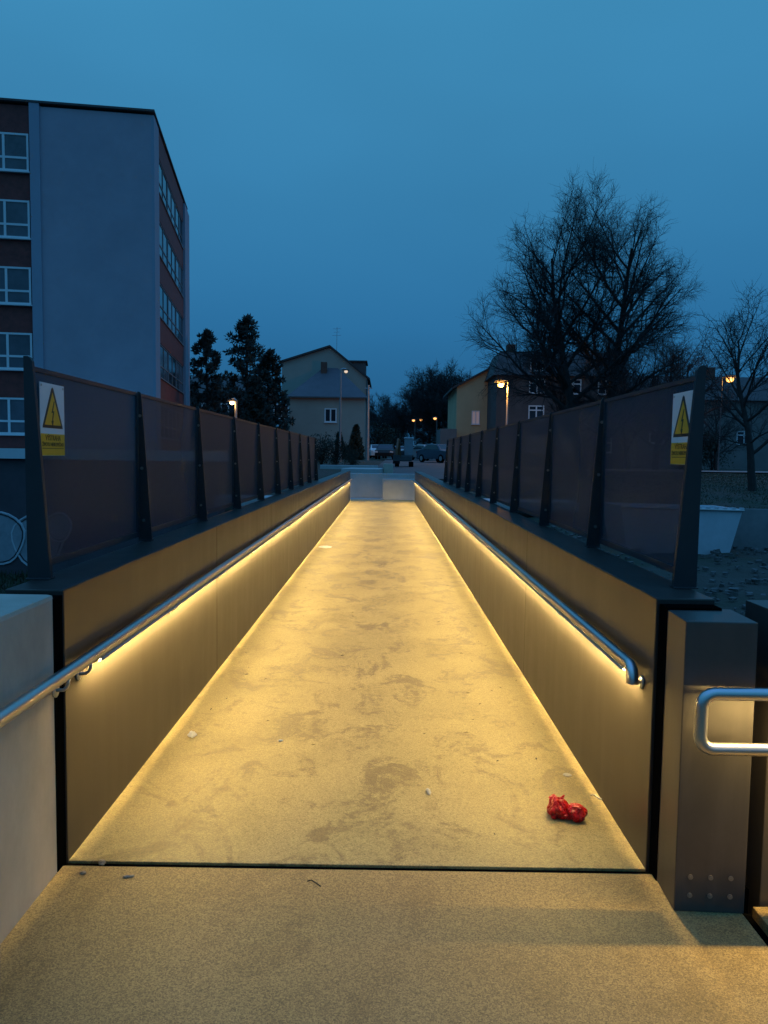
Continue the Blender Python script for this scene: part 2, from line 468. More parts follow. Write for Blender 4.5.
# warning signs ----------------------------------------------------------
def text_mesh(txt, size):
    cu = bpy.data.curves.new('t', 'FONT'); cu.body = txt; cu.size = size
    cu.align_x = 'CENTER'; cu.extrude = .0004; cu.offset = .0006
    o = bpy.data.objects.new('t', cu); C.objects.link(o)
    dg = bpy.context.evaluated_depsgraph_get(); me = bpy.data.meshes.new_from_object(o.evaluated_get(dg))
    vs = [tuple(v.co) for v in me.vertices]; fs = [tuple(p.vertices) for p in me.polygons]
    bpy.data.objects.remove(o); bpy.data.curves.remove(cu); bpy.data.meshes.remove(me)
    return vs, fs
def sign(sgn, label, yc, zc):
    """built in local u (reading right), z up, d out of the plate"""
    t = thing('warning_sign', label, 'sign', (sgn*(F-.013), yc, zc), (PI/2 if sgn < 0 else -PI/2), 'high voltage signs on the fences')
    w, h = .117, .150
    def P(poly, d0, d1, name, m, bev=0):
        b = MB(); b.prism(poly, 'y', -d0, -d1); return b.build(name, m, t, False, bev)
    pl = MB(); pl.prism([(-w, -h), (w, -h), (w, h), (-w, h)], 'y', 0, -.003)
    for sx in (-1, 1): pl.tube([(sx*(w-.012), -.003, h-.012), (sx*(w-.012), -.005, h-.012)], .005, 8, mi=1)
    pl.build('plate', [M['sign_white'], M['bolt']], t)
    z0 = -.035; s = .098
    P([(-s, z0), (s, z0), (s*.97, z0+.012), (.010, h-.020), (0, h-.014), (-.010, h-.020), (-s*.97, z0+.012)], .003, .0036, 'triangle_border', M['sign_black'])
    k = .079
    P([(-k, z0+.013), (k, z0+.013), (0, h-.036)], .0036, .0042, 'triangle_face', M['sign_yellow'])
    zb = .022
    bolt = [(.010,.062),(-.014,.012),(-.001,.014),(-.010,-.022),(-.016,-.020),(-.004,-.048),(.006,-.018),(.000,-.020),(.013,.022),(.001,.020),(.017,.062)]
    P([(x, z+zb-.006) for x, z in bolt], .0042, .0048, 'lightning_bolt', M['sign_black'])
    P([(-w+.001, -h+.001), (w-.001, -h+.001), (w-.001, z0-.024), (-w+.001, z0-.024)], .003, .0036, 'caption_panel', M['sign_yellow'])
    b = MB()
    for txt, size, zz in (('VÝSTRAHA', .030, -.086), ('ŽIVOTU NEBEZPEČNO', .0205, -.110)):
        vs, fs = text_mesh(txt, size)
        b.mesh([(x, -.0042-z, y+zz) for x, y, z in vs], fs)
    b.box(-w+.012, w-.012, -.0041, -.0037, -.1215, -.1185)
    b.build('caption_text', M['caption'], t)
    return t
M['caption'] = mat('caption_ink', (.16,.08,.01), .5, 0, .1, 6)
sign(-1, 'yellow and white lightning warning sign on the left mesh fence', 3.262, 1.682)
sign(1, 'yellow and white lightning warning sign on the right mesh fence', 3.215, 1.682)

# handrails ------------------------------------------------------------
RX, RZ, RR = 1.045, .757, .0235
def bracket_mb(sgn):
    b = MB()
    b.tube([(0, 0, -RR+.002), (0, 0, -RR-.018), (sgn*.006, 0, -RR-.032), (sgn*.018, 0, -RR-.042), (sgn*.047, 0, -RR-.044)], .0065, 8)
    b.tube([(sgn*.0435, 0, -RR-.044), (sgn*.0495, 0, -RR-.044)], .026, 16)
    return b
def led(parent, x, y0, y1, z, sgn, n):
    """two strip lights in aluminium channels under the tube: one throws across the walkway, an added one washes the wall; lips shaped to cut stray light"""
    c = MB()
    for name, m, xo, zo, tilt, w, lo, li in LEDS:
        th = math.radians(tilt)
        e = (sgn*math.cos(th), -math.sin(th))           # across the strip, towards the wall
        d = (-sgn*math.sin(th), -math.cos(th))          # light direction
        ox, oz = x+sgn*xo, z+zo
        P = lambda a, k: (ox + e[0]*a + d[0]*k, oz + e[1]*a + d[1]*k)
        b = MB()
        for i in range(n):
            a = y0+(y1-y0)*i/n; q1 = y0+(y1-y0)*(i+1)/n-.004
            p, q = P(-w, 0), P(w, 0)
            f = [(p[0], a, p[1]), (q[0], a, q[1]), (q[0], q1, q[1]), (p[0], q1, p[1])]
            b.face(f if sgn > 0 else f[::-1])
        b.build(name, M[m], parent)
        for a0, a1, k0, k1 in ((-w-.0018, -w-.0004, -.002, li), (w+.0004, w+.0018, -.002, lo), (-w-.0004, w+.0004, -.002, -.001)):
            c.prism([P(a0, k0), P(a1, k0), P(a1, k1), P(a0, k1)], 'y', y0-.01, y1+.01)
    c.build('light_cutoff', M['channel'], parent)  # channel added to block light; its lips keep it off upper wall and fence
LEDS = (('led_strip', 'led', -.010, -.028, 48, .0060, .0045, .011),
        ('added_wall_wash', 'added_wash', .009, -.0255, -25, .0035, .0109, .0145))
M['added_wash'] = emis('added_wash_light', LEDC, 2500)  # second strip, added to brighten the wall below the rail
M['channel'] = mat('channel_aluminium', (.25,.24,.22), .5, .6, .1)
def handrail(sgn, label, left):
    t = thing('handrail', label, 'handrail', (sgn*RX, 2.9, RZ), 0)
    b = MB(); end = Y1-.02-2.9
    if left:
        b.tube([(0, -3.6, 0), (0, .04, 0)], RR, 20)
        b.tube([(0, .044, 0), (0, end, 0)], RR, 20)
        b.tube([(0, .036, 0), (0, .048, 0)], RR*.93, 20)
    else:
        pts = [(0, -.02+.012, -.062)] 
        for k in range(7):
            a = PI/2*k/6; rb = .05
            pts.append((0, -.008+rb-rb*math.cos(a), -rb+rb*math.sin(a)))
        pts.append((0, end, 0)); b.tube(pts, RR, 20)
    b.build('rail_tube', M['steel'], t, True).data.set_sharp_from_angle(angle=.8)
    led(t, 0, .10 if left else .07, end-.05, 0, sgn, 34)
    pr = None
    ysb = [.03+1.262*k for k in range(19)] + ([-.18, -1.45, -2.7] if left else [])
    for y in ysb:
        if y > end: continue
        if pr is None: pr = bracket_mb(sgn).build('bracket', M['steel'], t, True); o = pr
        else: o = pr.copy(); C.objects.link(o); o.parent = t
        o.location = (0, y, 0)
    return t
handrail(-1, 'long stainless handrail on the left wall, lit underneath and running past the concrete parapet', True)
handrail(1, 'long stainless handrail on the right wall, lit underneath with an elbow bent down', False)

# concrete parapet, pier, side wall
b = MB(); b.box(-.45, 0, -6.6, 0, -.3, 1.036)
o = b.build('concrete_parapet', M['conc'], None, False, .018); o.location = (-1.104, 2.752, 0)
tag(o, 'smooth grey concrete parapet at the left edge of the landing', 'parapet')
t = thing('metal_pier', 'square dark metal clad pier at the right end of the bridge wall', 'pier', (1.226, 2.655, 0), -.045)
b = MB(); b.box(-.119, .119, -.115, .115, .0, 1.012); b.build('casing', M['pier'], t, False, .004)
for zz in (.125, .06):
    for xx in (-.068, .0, .068):
        b = MB(); b.tube([(xx, -.1152, zz), (xx, -.1195, zz)], .0085, 12); b.tube([(xx, -.1195, zz), (xx, -.1225, zz)], .0045, 6)
        b.build('bolt', M['pier_bolt'], t)
b = MB(); b.box(0, 2.6, 0, .215, -.3, 1.035)
o = b.build('side_wall', M['pier'], None, False, .004); o.location = (1.435, 2.62, 0)
tag(o, 'dark metal clad side wall beyond the gap right of the pier', 'wall')

def loop_rail():
    y = 2.452
    t = thing('loop_handrail', 'short double stainless handrail with rounded end in front of the pier', 'handrail', (1.127, y, .702))
    b = MB(); r = .021; hh = .092; rb = .045; L = 2.4
    pts = [(L, 0, hh), (.4, 0, hh)]
    for k in range(9): a = PI/2+PI/2*k/8; pts.append((rb+rb*math.cos(a), 0, hh-rb+rb*math.sin(a)))
    for k in range(9): a = PI+PI/2*k/8; pts.append((rb+rb*math.cos(a), 0, -hh+rb+rb*math.sin(a)))
    pts += [(.4, 0, -hh), (L, 0, -hh)]
    b.tube(pts, r, 20); b.build('rail_tube', M['steel'], t, True).data.set_sharp_from_angle(angle=.8)
    b = MB(); n = 6
    for i in range(n):
        a = .05+(L-.05)*i/n; c = .05+(L-.05)*(i+1)/n
        z = hh-r+.0001
        b.face([(a, -.003, z), (a, .003, z), (c, .003, z), (c, -.003, z)])
    b.build('led_strip', M['led2'], t)
    for x in (.55, 1.6):
        b = MB(); b.tube([(x, 0, -hh-r+.002), (x, 0, -hh-r-.03), (x, .05, -hh-r-.045), (x, .165, -hh-r-.045)], .0065, 8); b.tube([(x, .158, -hh-r-.045), (x, .166, -hh-r-.045)], .026, 16)
        b.build('bracket', M['steel'], t, True)
M['led2'] = emis('led_light_short', LEDC, 950)
loop_rail()

# ------------------------------------------------------------------ litter
def crumple(name, label, cat, lobes, m, amp, fr, seed, group=None):
    bm = bmesh.new()
    for (cx, cy, cz, rx, ry, rz) in lobes:
        g = bmesh.ops.create_icosphere(bm, subdivisions=4, radius=1)
        for v in g['verts']:
            p = v.co.copy()
            n1 = noise.noise(p*fr + Vector((seed, cx*50, 0)))
            n2 = abs(noise.noise(p*fr*2.1 + Vector((0, seed, cx*70))))
            k = 1 + amp*n1 - amp*.9*n2 + amp*.18*abs(noise.noise(p*fr*4.5+Vector((seed,3,1))))
            q = Vector((p.x*rx, p.y*ry, p.z*rz))*k + Vector((cx, cy, cz))
            q.z = max(.0015, q.z); v.co = q
    me = bpy.data.meshes.new(name); bm.to_mesh(me); bm.free(); me.materials.append(m)
    o = bpy.data.objects.new(name, me); C.objects.link(o)
    return tag(o, label, cat, group)
o = crumple('plastic_bag', 'crumpled red plastic bag lying on the bridge deck', 'bag',
    [(-.030, .012, .035, .047, .048, .052), (.043, -.014, .031, .044, .042, .042), (.005, .0, .02, .035, .03, .026)], M['red_bag'], .32, 1.25, 3.1)
o.location = (.885, 3.22, .0005)
bmx = MB()
for a in range(4):                     # loose twisted corners of the bag
    an = R.uniform(0, 2*PI); c = Vector((-.03, .012, .055)) if a < 6 else Vector((.043, -.014, .05))
    d = Vector((math.cos(an)*.6, math.sin(an)*.6, R.uniform(.3, 1))).normalized()
    s = d.cross(Vector((0,0,1))).normalized()*R.uniform(.012, .02)
    p = c + d*.018
    bmx.face([p-s, p+s, p+d*.026+s*.5+Vector((0,0,.006)), p+d*.03-s*.3]); 
b2 = bmx.build('bag_corner', M['red_bag'], o)
def litter(px_loc, name, label, cat, lobes, m, amp=.4, fr=1.6, seed=1):
    o = crumple(name, label, cat, lobes, m, amp, fr, seed); o.location = (px_loc[0], px_loc[1], .0005); return o
litter((-.95, 4.11), 'paper_scrap', 'crumpled white paper scrap near the left wall', 'litter', [(0,0,.013,.021,.018,.018)], M['white'], .5, 1.7, 5)
litter((.31, 3.45), 'paper_scrap', 'thin pale paper twist lying mid deck', 'litter', [(0,0,.005,.009,.028,.006),(-.006,.02,.006,.008,.012,.006)], M['litter_grey'], .4, 1.5, 8)
litter((1.0, 3.67), 'flat_disc', 'flat pale round scrap behind the red bag', 'litter', [(0,0,.003,.022,.019,.004)], M['litter_grey'], .1, 1.2, 9)
litter((-.46, 4.07), 'paper_scrap', 'tiny pale fleck of paper left of mid deck', 'litter', [(0,0,.003,.014,.008,.004)], M['white'], .4, 1.5, 11)
litter((-.96, 2.792), 'stone_chip', 'tan stone chip wedged in the deck joint', 'stone', [(0,0,.006,.014,.011,.013)], M['chip'], .35, 1.3, 12)
litter((-1.005, 2.725), 'stone_chip', 'small stone chip beside the concrete parapet foot', 'stone', [(0,0,.004,.012,.009,.007)], M['chip'], .35, 1.3, 14)
litter((-.84, 2.705), 'stone_chip', 'flat broken stone chip in front of the deck joint', 'stone', [(0,0,.003,.013,.008,.005),(.018,.004,.003,.010,.007,.004)], M['chip'], .35, 1.3, 15)
litter((-.91, 12.9), 'paper_sheet', 'flat white paper sheet by the left wall far along the deck', 'litter', [(0,0,.006,.12,.16,.008)], M['white'], .25, 1.5, 17)
b = MB(); b.tube([(-.02,.02,.003),(-.012,.028,.004),(.0,.02,.004),(.004,0,.003),(.012,-.016,.004),(.022,-.018,.004)], .0035, 6)
o = b.build('wire_hook', M['bolt'], None, True); o.location = (1.075, 3.42, .001); tag(o, 'small bent metal hook by the right wall', 'litter')
b = MB(); b.tube([(-.025,.012,.003),(-.012,.018,.004),(.0,.008,.003),(.012,-.006,.004),(.025,-.02,.003)], .0022, 5)
o = b.build('twig', M['bark'], None, True); o.location = (-.15, 2.68, .001); tag(o, 'thin dark curved twig on the landing', 'twig')
b = MB()
for k in range(70):      # leaf crumbs
    x, y = R.uniform(-1.02, 1.02), R.uniform(2.9, 12)
    if R.random() < .6: x = math.copysign(R.uniform(.55, 1.05), R.uniform(-1,1))
    a = R.uniform(0, PI); l, w = R.uniform(.008, .024), R.uniform(.002, .006)
    c, s = math.cos(a), math.sin(a)
    b.face([(x+c*l, y+s*l, .003), (x-s*w, y+c*w, .006), (x-c*l, y-s*l, .0025), (x+s*w, y-c*w, .004)])
tag(b.build('leaf_crumbs', M['bark'], None), 'dark bits of leaf and twig scattered over the deck', 'leaf litter', kind='stuff')

# ------------------------------------------------------------------ far end of the bridge
def slab(name, label, cat, x0, x1, y0, y1, z0, z1, m, bev=.02, rz=0, par=None):
    b = MB(); cx, cy = (x0+x1)/2, (y0+y1)/2
    b.box(x0-cx, x1-cx, y0-cy, y1-cy, 0, z1-z0)
    o = b.build(name, m, None, False, bev); o.location = (cx, cy, z0); o.rotation_euler.z = rz
    return tag(o, label, cat)
b = MB(); b.box(-6, 7, Y1+1.2, Y1+3, -.3, 0)
tag(b.build('far_landing', M['pale_conc'], None), kind='structure')
slab('end_wall', 'pale concrete wall across the far end of the bridge', 'wall', -1.5, 1.35, 28.4, 28.75, 0, .90, M['pale_conc'])
slab('concrete_ledge', 'pale concrete slab lying behind the wall at the bridge end', 'slab', -1.6, -.05, 31.5, 34.0, .2, 1.02, M['pale_conc'], .03, -.1)
slab('concrete_bench', 'low pale concrete block before the wall at the bridge end', 'block', .0, 1.15, 27.45, 27.9, 0, .73, M['pale_conc'], .02)
slab('concrete_block', 'squat grey concrete block behind the bridge end wall', 'block', .0, .42, 33.0, 33.5, tz(.2, 33)-.02, 1.22, M['conc'], .03)
slab('kerb_stone', 'long pale kerb slab beside the far street', 'kerb', -3.4, -.3, 41.0, 41.5, tz(-2, 41)-.05, tz(-2, 41)+.22, M['pale_conc'], .03)

# mini excavator
def excavator():
    p = at(404, 463, 46); x, y = p.x, p.y; z = tz(x, y)
    t = thing('mini_excavator', 'small excavator with pale cab parked beyond the bridge end', 'excavator', (x, y, z), 0)
    for sx in (-.42, .42):
        b = MB(); pr = [(-.75,.12),(-.62,0),(.62,0),(.75,.12),(.75,.22),(.62,.36),(-.62,.36),(-.75,.22)]
        b.prism(pr, 'x', sx-.12, sx+.12); b.build('track', M['black'], t, False, .02)
    b = MB(); b.box(-.42, .46, -.62, .6, .38, .72); b.box(-.4, .44, .1, .72, .72, 1.0); b.build('upper_body', M['ex_paint'], t, False, .05)
    b = MB(); b.box(.0, .52, -.45, .35, .72, 1.72); b.build('cab', M['ex_glass'], t, False, .05)
    b = MB(); b.box(-.03, .55, -.5, .4, 1.725, 1.79); b.build('cab_roof', M['skip'], t, False, .02)
    b = MB(); b.tube([(-.28,-.5,.6),(-.34,-.85,1.35),(-.38,-1.3,1.65)], [.12,.11,.08], 6); b.build('boom', M['ex_orange'], t)
    b = MB(); b.tube([(-.38,-1.27,1.68),(-.46,-1.7,1.1),(-.48,-1.75,.75)], [.07,.07,.06], 6); b.build('arm', M['ex_orange'], t)
    b = MB(); b.prism([(-1.9,.75),(-1.6,.75),(-1.55,.45),(-1.75,.25),(-1.95,.4)], 'x', -.68, -.28); b.build('bucket', M['post'], t)
M['ex_paint'] = mat('excavator_paint', (.06,.06,.065), .5, 0, .2)
M['ex_glass'] = mat('cab_panel', (.22,.25,.28), .2, 0, .1)
M['ex_orange'] = mat('boom_paint', (.17,.07,.03), .5, 0, .2)
excavator()

# ------------------------------------------------------------------ buildings
def window(parent, O, U, N, u0, u1, z0, z1, cols, transom=None, fw=.07, pane='glass', sill=True, fm='frame'):
    b = MB(); d0, d1 = -.02, .05
    b.obox(O, U, N, u0, u0+fw, z0, z1, d0, d1); b.obox(O, U, N, u1-fw, u1, z0, z1, d0, d1)
    b.obox(O, U, N, u0+fw, u1-fw, z0, z0+fw, d0, d1); b.obox(O, U, N, u0+fw, u1-fw, z1-fw, z1, d0, d1)
    for c in cols:
        u = u0+(u1-u0)*c
        b.obox(O, U, N, u-fw*.6, u+fw*.6, z0+fw, z1-fw, d0, d1-.003)
    if transom:
        zt = z0+(z1-z0)*transom
        us = [u0+fw] + [u0+(u1-u0)*c for c in cols] + [u1-fw]
        for a, c in zip(us, us[1:]):
            aa = a + (fw*.6 if a != us[0] else 0); cc = c - (fw*.6 if c != us[-1] else 0)
            b.obox(O, U, N, aa, cc, zt-fw*.55, zt+fw*.55, d0, d1-.006)
    if sill: b.obox(O, U, N, u0-.06, u1+.06, z0-.06, z0-.003, d0, d1+.08)
    f = b.build('window', M[fm], parent)
    g = MB(); g.obox(O, U, N, u0+.01, u1-.01, z0+.01, z1-.01, -.10, .015); g.build('pane', M[pane], f)
    return f

def flats():
    O = Vector((-11.35, 38.0)); 
    U = Vector((-6.7, -1.0)).normalized(); Nf = Vector((U.y, -U.x)) if False else Vector((-U.y, U.x))
    if Nf.y > 0: Nf = -Nf
    V = -Nf                                  # into the block
    zb, zt = -4.3, 17.64
    t = thing('apartment_block', 'grey flat roofed apartment block with red panels between white windows', 'building', (O.x, O.y, 0))
    o3 = (0, 0, 0); u2 = (U.x, U.y); n2 = (Nf.x, Nf.y); NS = Vector((-U.x, -U.y)); v2 = (V.x, V.y); s2 = (NS.x, NS.y)
    b = MB()
    b.obox(o3, u2, n2, 0, 5.05, zb, zt, -14.6, 0)            # gable block
    b.obox(o3, u2, n2, 5.5, 22, zb, zt, -14.6, -.16)         # window bay body
    b.build('wall', M['render_grey'], t)
    b = MB(); b.obox(o3, u2, n2, 5.05, 5.5, zb, zt+.12, -14.6, .10); b.obox(o3, v2, s2, 12.75, 15.4, zb, zt-.1, -3, .22); b.build('pilaster', M['render_light'], t)
    b = MB(); b.obox(o3, u2, n2, -.18, 22.2, zt+.125, zt+.22, -14.8, .13); b.build('roof_edge', M['dark_wall'], t)
    rows = [(14.62, 16.35), (11.55, 13.3), (8.48, 10.22), (5.42, 7.15), (2.34, 4.08)]
    b = MB()
    for (z0, z1), zprev in zip(rows, [zt+.1] + [r[0] for r in rows]):
        b.obox(o3, u2, n2, 5.5, 22, z1+.02, zprev-.08, -.15, -.05)
        b.obox(o3, v2, s2, 1.6, 12.7, z1+.02, zprev-.08, .002, .10)
    b.obox(o3, v2, s2, 1.6, 12.7, -.5, 2.3, .002, .10)
    b.obox(o3, u2, n2, 5.5, 22, -.6, 2.3, -.15, -.05)
    b.build('red_panel', M['brick_red'], t)
    b = MB(); b.obox(o3, v2, s2, .002, 1.6, zb, zt, .0, .14); b.build('corner_pier', M['render_light'], t)
    for z0, z1 in rows:
        for k in range(4):
            u0 = 5.56+k*3.1
            window(t, o3, u2, (n2[0], n2[1]), u0, u0+3.0, z0, z1, (.37, .68) , .36, .09, 'blind' if (k+int(z0)) % 3 else 'glass')
        for k in range(3):
            u0 = 1.75+k*3.65
            window(t, (NS.x*.03, NS.y*.03, 0), v2, s2, u0, u0+3.5, z0, z1, (.5,), .36, .05, 'blind' if (k+int(z0)) % 2 else 'glass', True, 'frame_grey')
flats()

def annex():
    O = Vector((-7.6, 35.3)); U = Vector((-1, -.03)).normalized(); N = Vector((.03, -1)).normalized()
    t = thing('garage_block', 'low dark plum garage block with white fascia below the apartment block', 'building', (O.x, O.y, 0))
    o3 = (0,0,0); u = (U.x, U.y); n = (N.x, N.y)
    b = MB(); b.obox(o3, u, n, 0, 24, -4.3, 1.15, -1.9, 0); b.build('wall', M['plum'], t)
    b = MB(); b.obox(o3, u, n, -.15, 24.2, 1.20, 1.66, -1.95, .22); b.build('fascia', M['fascia'], t)
    b = MB()
    for li, (cx, cz, rx, rz) in enumerate(((8.2,-2.55,1.15,1.25),(9.95,-2.45,1.15,1.2),(11.6,-2.6,1.2,1.2),(7.2,-1.9,.55,.65))):
        g = .006+.03*li
        poly = [(cx+rx*math.cos(a)*(1+.08*math.sin(3*a)), cz+rz*math.sin(a)) for a in [2*PI*i/22 for i in range(22)]]
        n0 = len(b.v)
        for p in poly: b.v.append((U.x*p[0]+N.x*g, U.y*p[0]+N.y*g, p[1]))
        b.f.append(tuple(range(n0, n0+22))); b.m.append(0)
        b.tube([(U.x*p[0]+N.x*g, U.y*p[0]+N.y*g, p[1]) for p in poly], .05, 5, mi=1, closed=True)
        b.tube([(U.x*(cx+(p[0]-cx)*.92)+N.x*g, U.y*(cx+(p[0]-cx)*.92)+N.y*g, cz+(p[1]-cz)*.92) for p in poly], .03, 5, mi=2, closed=True)
    b.build('graffiti', [M['graf'], M['graf_line'], M['graf_dark']], t)
annex()

def row_building():
    a = at(186, 385, 76); c = at(262, 385, 76)
    t = thing('long_house', 'low dark building with white windows behind the pines', 'building', (a.x, 76, 0))
    L = c.x-a.x; o3 = (0,0,0)
    b = MB(); b.box(0, L, 0, 9, -1, 7.4); b.build('wall', M['dark_wall'], t)
    b = MB(); b.prism([(-.4,7.42),(9.4,7.42),(4.5,9.6)], 'x', -.4, L+.4); b.build('roof', M['tile'], t)
    for k in range(4): window(t, o3, (1,0), (0,-1), .8+2.6*k, 2.3+2.6*k, 5.0, 6.5, (.5,), None, .12)
row_building()

def gable_house():
    y = 92
    t = thing('gable_house', 'cream gabled house with a hip roofed front wing beyond the bridge', 'house', (-6.65, y, 0))
    zb = 1.0
    b = MB(); x0, x1 = -5.66, 4.42
    b.prism([(x0, zb), (x1, zb), (x1, 10.7), (0, 14.25), (x0, 12.4)], 'y', 0, 11); b.build('wall', M['cream'], t)
    b = MB()
    b.prism([(x0-.35, 12.32), (0, 14.28), (0, 14.5), (x0-.35, 12.54)], 'y', -.35, 11.3)
    b.prism([(x1+.35, 10.45), (0.002, 14.28), (0.002, 14.5), (x1+.35, 10.70)], 'y', -.35, 11.3)
    b.build('roof', M['tile'], t)
    b = MB(); b.box(2.0, 4.15, 3, 7, 10.5, 12.95); b.box(1.8, 4.35, 2.8, 7.2, 12.955, 13.12, 1); b.build('dormer', [M['dark_wall'], M['tile']], t)
    wx0, wx1, wy0 = -3.95, 4.36, -6.0
    b = MB(); b.box(wx0, wx1, wy0, -.003, zb, 7.98); b.build('front_wing', M['cream'], t)
    b = MB(); e = .35; zr = 11.75
    A = (wx0-e, wy0-e, 7.985); B = (wx1+e, wy0-e, 7.985); Cc = (wx1+e, -.36, 7.985); D = (wx0-e, -.36, 7.985)
    P1 = (-.7, -.9, zr); P2 = (1.0, -.9, zr)
    b.mesh([A, B, Cc, D, P1, P2], [(0,1,5,4), (1,2,5), (2,3,4,5), (3,0,4), (0,3,2,1)])
    b.build('wing_roof', M['slate'], t)
    b = MB(); b.box(wx0-e, wx1+e, wy0-e-.1, wy0-e-.002, 7.86, 8.0); b.build('gutter', M['pole_dark'], t)
    window(t, (0, wy0, 0), (1, 0), (0, -1), -.1, 1.25, 5.2, 6.75, (.5,), None, .13)
    b = MB(); b.box(-.9, -.2, -2.0, -1.3, 10.0, 12.3); b.build('chimney', M['brick'], t)
    b = MB(); b.tube([(.6, 3, 14.0), (.62, 3, 17.1)], .03, 5)
    for zz, w in ((16.9, .5), (16.5, .35), (16.1, .55)): b.tube([(.6-w, 3, zz), (.6+w, 3, zz+.05)], .02, 4)
    b.build('aerial', M['galv'], t)
    b = MB(); b.tube([(4.43, -.1, 1), (4.43, -.1, 10.5)], .09, 6); b.build('downpipe', M['pole_dark'], t)
gable_house()

def ochre_house():
    t = thing('ochre_house', 'ochre yellow gabled house lit by the street lamp', 'house', (12.2, 86, 0))
    b = MB(); b.prism([(-4.3,.5),(3.5,.5),(3.5,9.6),(.2,11.75),(-4.3,9.3)], 'y', 0, 12); b.build('wall', M['ochre'], t)
    b = MB(); b.prism([(-4.9,8.98),(.2,11.78),(.2,12.0),(-4.9,9.2)], 'y', -.4, 12.2); b.prism([(3.9,9.3),(.201,11.78),(.201,12.0),(3.9,9.55)], 'y', -.4, 12.2); b.build('roof', M['tile'], t)
    window(t, (0,0,0), (1,0), (0,-1), -2.6, -1.7, 5.2, 6.7, (.5,), None, .1, 'lit')
    window(t, (0,0,0), (1,0), (0,-1), -2.6, -1.4, 2.2, 3.7, (.5,), None, .1)
M['lit'] = emis('lit_window', (1, .45, .2), .10)
ochre_house()
slab('outbuilding', 'low grey outbuilding left of the ochre house', 'building', 6.0, 7.8, 84, 90, .5, 4.6, M['grey_wall'], .02)

def dark_house():
    t = thing('dark_house', 'tall sooty house with white windows behind the big bare trees', 'house', (11.3, 79, 0))
    L = 13.2
    b = MB(); b.box(0, L, 0, 10, 0, 9.9); b.build('wall', M['dark_wall'], t)
    b = MB(); b.mesh([(-.4,-.4,9.905),(L+.4,-.4,9.905),(L+.4,10.4,9.905),(-.4,10.4,9.905),(.6,2,12.6),(L-.6,2,12.6),(L-.6,8,12.6),(.6,8,12.6)],
        [(0,1,5,4),(1,2,6,5),(2,3,7,6),(3,0,4,7),(4,5,6,7),(0,3,2,1)]); b.build('roof', M['tile'], t)
    b = MB(); b.box(3.2, 4.9, .1, 2.5, 10.1, 11.9); dm = b.build('dormer', M['dark_wall'], t)
    window(t, (0,.1,0), (1,0), (0,-1), 3.4, 4.7, 10.4, 11.7, (.5,), None, .1)
    for x in (3.3, 7.0, 10.3):
        for z in (2.2, 5.4, 8.1): window(t, (0,0,0), (1,0), (0,-1), x, x+1.6, z, z+1.5, (.5,), .68, .11)
    b = MB(); b.box(1.6, 2.5, 4, 5, 12.3, 13.6); b.box(9.6, 10.6, 5, 6, 12.3, 13.7); b.build('chimney', M['brick'], t)
dark_house()

def grey_house():
    t = thing('grey_house', 'long old grey house with tiled roof across the road', 'house', (31, 95, 0))
    L = 34
    b = MB(); b.box(0, L, 0, 10, 0, 8.9); b.build('wall', M['grey_wall'], t)
    b = MB(); b.prism([(-.6,8.905),(10.6,8.905),(5,12.3)], 'x', -.5, L+.5); b.build('roof', M['tile'], t)
    b = MB(); b.box(9.2, 11.0, 4.2, 5.2, 11.6, 13.4); b.build('chimney', M['brick'], t)
    for i, x in enumerate((1.5, 6.2, 12.2, 16.5, 21, 26)):
        window(t, (0,0,0), (1,0), (0,-1), x, x+1.8, 3.6, 5.2, (.5,), .7, .11)
        if i % 2: window(t, (0,0,0), (1,0), (0,-1), x+.3, x+1.5, .9, 1.6, (.5,), None, .1)
grey_house()

